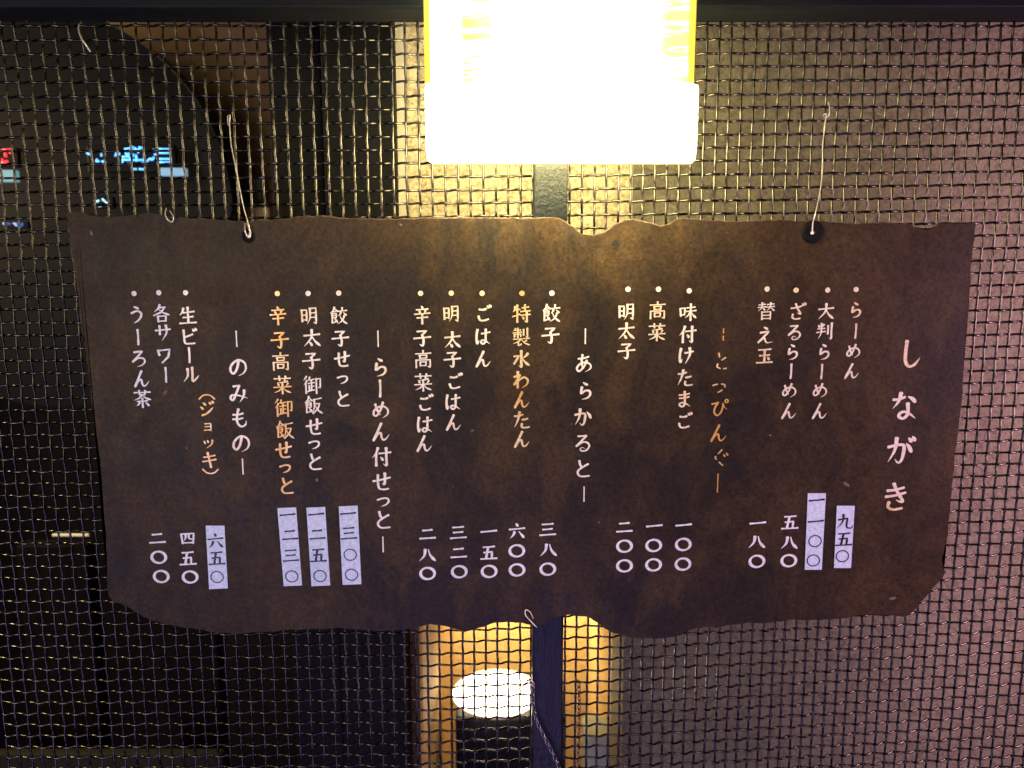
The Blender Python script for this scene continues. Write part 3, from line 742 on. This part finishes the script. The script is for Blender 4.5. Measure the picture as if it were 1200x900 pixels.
for t_, q in (('二〇〇', [(184.5, 631), (186, 653), (189, 675.5)]), ('四五〇', [(220, 631), (220.5, 654), (223, 676)]),
              ('二八〇', [(501, 626), (501, 650), (501, 672)]), ('三二〇', [(537, 624), (537.5, 648), (538, 670)]),
              ('一五〇', [(573, 622.5), (573, 647.5), (573, 669.5)]), ('六〇〇', [(606, 622.5), (605.5, 645.5), (606, 668)]),
              ('三八〇', [(642, 620.5), (642.5, 644), (642, 667)]), ('二〇〇', [(732, 618), (732, 640), (732, 663)]),
              ('一〇〇', [(766.7, 616), (766, 639), (766, 662)]), ('一〇〇', [(801, 615), (800.7, 638), (800.3, 661)]),
              ('一八〇', [(888, 612.7), (887, 635), (886.7, 657.7)]), ('五八〇', [(925.7, 612), (925, 635.7), (924.3, 657)])):
    C('price_text', t_, q, 20.5, 'white', 1.2)
def sticker(quad, text, pos):
    bm = bmesh.new()
    a = [bm.verts.new(P(x, y, YBF - .0006)) for x, y in quad]; b = [bm.verts.new(P(x, y, YBF - .00005)) for x, y in quad]
    bm.faces.new(a)
    for i in range(4): bm.faces.new((a[i], b[i], b[(i + 1) % 4], a[(i + 1) % 4]))
    bmesh.ops.recalc_face_normals(bm, faces=bm.faces)
    for fc in bm.faces:
        if abs(fc.normal.y) > .9 and fc.normal.y > 0: fc.normal_flip()
    s = keep(obj('price_sticker', bm, M['sticker']), board)
    L = Letters(1.15, .5)
    for ch, (x, y) in zip(text, pos): L.glyph('◯' if ch == '〇' else ch, x, y, 20, YBF - .0006)
    t = L.done('price_text', M['ink'], None) if False else None
    bmesh.ops.recalc_face_normals(L.bm, faces=L.bm.faces)
    for fc in L.bm.faces:
        if fc.normal.y > 0: fc.normal_flip()
    t = obj('price_text', L.bm, M['ink'])
    bpy.context.view_layer.update()
    t.parent = s; t.matrix_parent_inverse = s.matrix_world.inverted()
sticker([(241, 616), (263, 616), (267, 689.5), (245, 690.5)], '六五〇', [(252.5, 634), (254, 654), (254.5, 676)])
sticker([(325, 595.5), (347, 594.5), (354, 686), (332.5, 687)], '一二三〇', [(337, 603), (340, 627), (341, 651), (342, 675.5)])
sticker([(359, 595), (381, 594), (387, 686), (365, 687)], '一二五〇', [(370.5, 602.5), (372, 626.5), (373, 650.5), (375, 675)])
sticker([(397, 593.5), (419, 592.5), (423.5, 684.5), (401.5, 685.5)], '一三〇〇', [(408, 601.5), (409, 625), (410.5, 650), (412, 673.5)])
sticker([(946.7, 578), (968, 578), (963, 667.7), (943, 667.7)], '一一〇〇', [(957, 586), (956, 610.7), (955, 634), (953, 656.7)])
sticker([(980.7, 592.7), (1001.7, 592.7), (997.3, 665.7), (977.3, 665.7)], '九五〇', [(990, 611), (989, 631.7), (987, 651.7)])

# grommets where the wires pass through the board
def grommet(px, py, rin, rout, m, parent):
    bm = bmesh.new(); c = P(px, py, YBF); k = mpp(px, py, YBF); n = 28
    rings = []
    for rr, yy in ((rout, -.0001), (rout * .93, -.0008), ((rin + rout) / 2, -.0013), (rin * 1.1, -.0008), (rin, -.0001)):
        rings.append([bm.verts.new(Vector((c.x + rr * k * cos(2 * pi * q / n), YBF + yy, c.z + rr * k * sin(2 * pi * q / n)))) for q in range(n)])
    for A, B in zip(rings, rings[1:]):
        for q in range(n): bm.faces.new((A[q], A[(q + 1) % n], B[(q + 1) % n], B[q]))
    bmesh.ops.recalc_face_normals(bm, faces=bm.faces)
    return keep(obj('grommet', bm, m, None, True), parent)
grommet(952, 272, 3.2, 13.5, M['black'], board)
grommet(291.5, 276.5, 3.4, 8.0, M['black'], board)
grommet(291.5, 276.5, 1.0, 3.4, M['rust'], board)
def dot(name, px, py, r, Y, m, parent):
    c = P(px, py, Y); k = mpp(px, py, Y)
    return keep(obj(name, ellipsoid(c.x, c.y, c.z, r * k, r * k * .6, r * k, 14, 8), m, None, True), parent)
# ------------------------------------------------------------ hanging wires
def hang(pts3, label, r=.00046):
    t = empty('hanging_wire', pts3[0], label, 'wire', 'wires the menu board hangs from')
    bm = bmesh.new(); tube(bm, smoothpath(pts3, 8), r, 8)
    keep(obj('wire_strand', bm, M['silver'], None, True), t)
    return t
Yh = D - .004
w1 = [P(270, 141, Yh + .006), P(267.5, 147, Yh + .003), P(267, 137, Yh - .004), P(269.5, 135.5, Yh - .006), P(269, 146, Yh - .007), P(271, 170, Yh - .012), P(277, 200, Yh - .022), P(285, 240, Yh - .036), P(291, 262, YBF - .004), P(292.5, 272, YBF - .003), P(291, 278, YBF - .001)]
t = hang(w1, 'left of the two thin silver wires the board hangs from')
w2 = [P(287, 262, YBF - .001), P(287, 270, YBF - .003), P(290, 277, YBF - .003), P(293.5, 275, YBF - .003), P(292, 268, YBF - .004), P(289.5, 262, YBF - .002)]
bm = bmesh.new(); tube(bm, smoothpath(w2, 6), .0006, 8); keep(obj('twisted_end', bm, M['silver'], None, True), t)
dot('knot', 291.5, 277, 2.2, YBF - .003, M['silver'], t)
w1 = [P(971, 120, Yh + .004), P(972, 128, Yh - .004), P(971, 136, Yh - .005), P(966.5, 138, Yh + .003), P(965, 135, Yh - .006), P(968, 133.5, Yh - .006), P(968, 139, Yh - .006), P(966.5, 150, Yh - .009), P(964, 172, Yh - .014), P(964, 198, Yh - .022), P(961, 224, Yh - .032), P(956, 248, YBF - .006), P(952.5, 262, YBF - .004), P(952, 272, YBF - .002)]
t = hang(w1, 'right of the two thin silver wires the board hangs from')
dot('knot', 952, 273, 2.0, YBF - .002, M['silver'], t)
# stray ties
def tie(pts3, label, r=.0007):
    bm = bmesh.new(); tube(bm, smoothpath(pts3, 6), r, 6)
    o = obj('wire_tie', bm, M['silver'], None, True); tag(o, label, 'wire tie')
tie([P(93, 28, Yh), P(92, 34, Yh - .004), P(95, 44, Yh - .006), P(101, 53, Yh - .006), P(106, 61, Yh - .004)], 'bent silver wire tie under the top rail at upper left')
tie([P(195, 244, YBF + .002), P(193.5, 251, YBF - .003), P(197, 258, YBF - .004), P(202, 260, YBF - .003), P(203, 254, YBF - .003), P(199, 247, YBF)], 'small silver tie over the board top edge near the blue neon', .00045)
tie([P(629, 735, YBF - .003), P(622, 728, YBF - .005), P(616, 721, YBF - .004), P(616, 715, YBF - .003), P(621, 717, YBF - .004), P(625, 725, YBF - .003)], 'twisted silver tie at the board bottom edge beside the post', .0005)
# ------------------------------------------------------------ chains
M['chain'] = mat('dull_steel_chain', (.36, .34, .34), .22, 1.0)
def torus_link(bm, c, ax, side, a, b, r):
    n = 14; path = [c + ax * (a * cos(2 * pi * q / n)) + side * (b * sin(2 * pi * q / n)) for q in range(n)]
    rings = []
    nm = ax.cross(side).normalized()
    for q in range(n):
        rad = (path[q] - c).normalized()
        rings.append([bm.verts.new(path[q] + (rad * cos(2 * pi * s / 5) + nm * sin(2 * pi * s / 5)) * r) for s in range(5)])
    for q in range(n):
        for s in range(5):
            A, B = rings[q], rings[(q + 1) % n]
            bm.faces.new((A[s], A[(s + 1) % 5], B[(s + 1) % 5], B[s]))
def chain(pts3, label, pitch=.0042):
    path = smoothpath(pts3, 20); bm = bmesh.new(); acc = 0; n = 0; last = path[0]
    for p, q in zip(path, path[1:]):
        acc += (q - p).length
        if acc >= pitch:
            acc = 0; ax = (q - last).normalized(); last = q
            ref = Vector((0, 1, 0)); s1 = ax.cross(ref).normalized(); s2 = s1.cross(ax)
            side = (s1 + s2).normalized() if n % 2 else (s1 - s2).normalized()
            torus_link(bm, q, ax, side, .0030, .0017, .0006); n += 1
    o = obj('hanging_chain', bm, M['chain'], None, True); tag(o, label, 'chain', 'thin silver chains by the post')
YC = D - .040
chain([P(614, 806, YC + .005), P(618, 797, YC), P(624, 803, YC), P(625, 825, YC), P(628, 842, YC), P(634, 856, YC), P(642, 872, YC), P(650, 888, YC), P(660, 912, YC)], 'thin silver chain sagging across the lower part of the post')
YC = D + .02
chain([P(672, 797, YC), P(678, 801, YC), P(678.5, 830, YC), P(678, 870, YC), P(678, 915, YC)], 'thin silver chain hanging straight down right of the post')
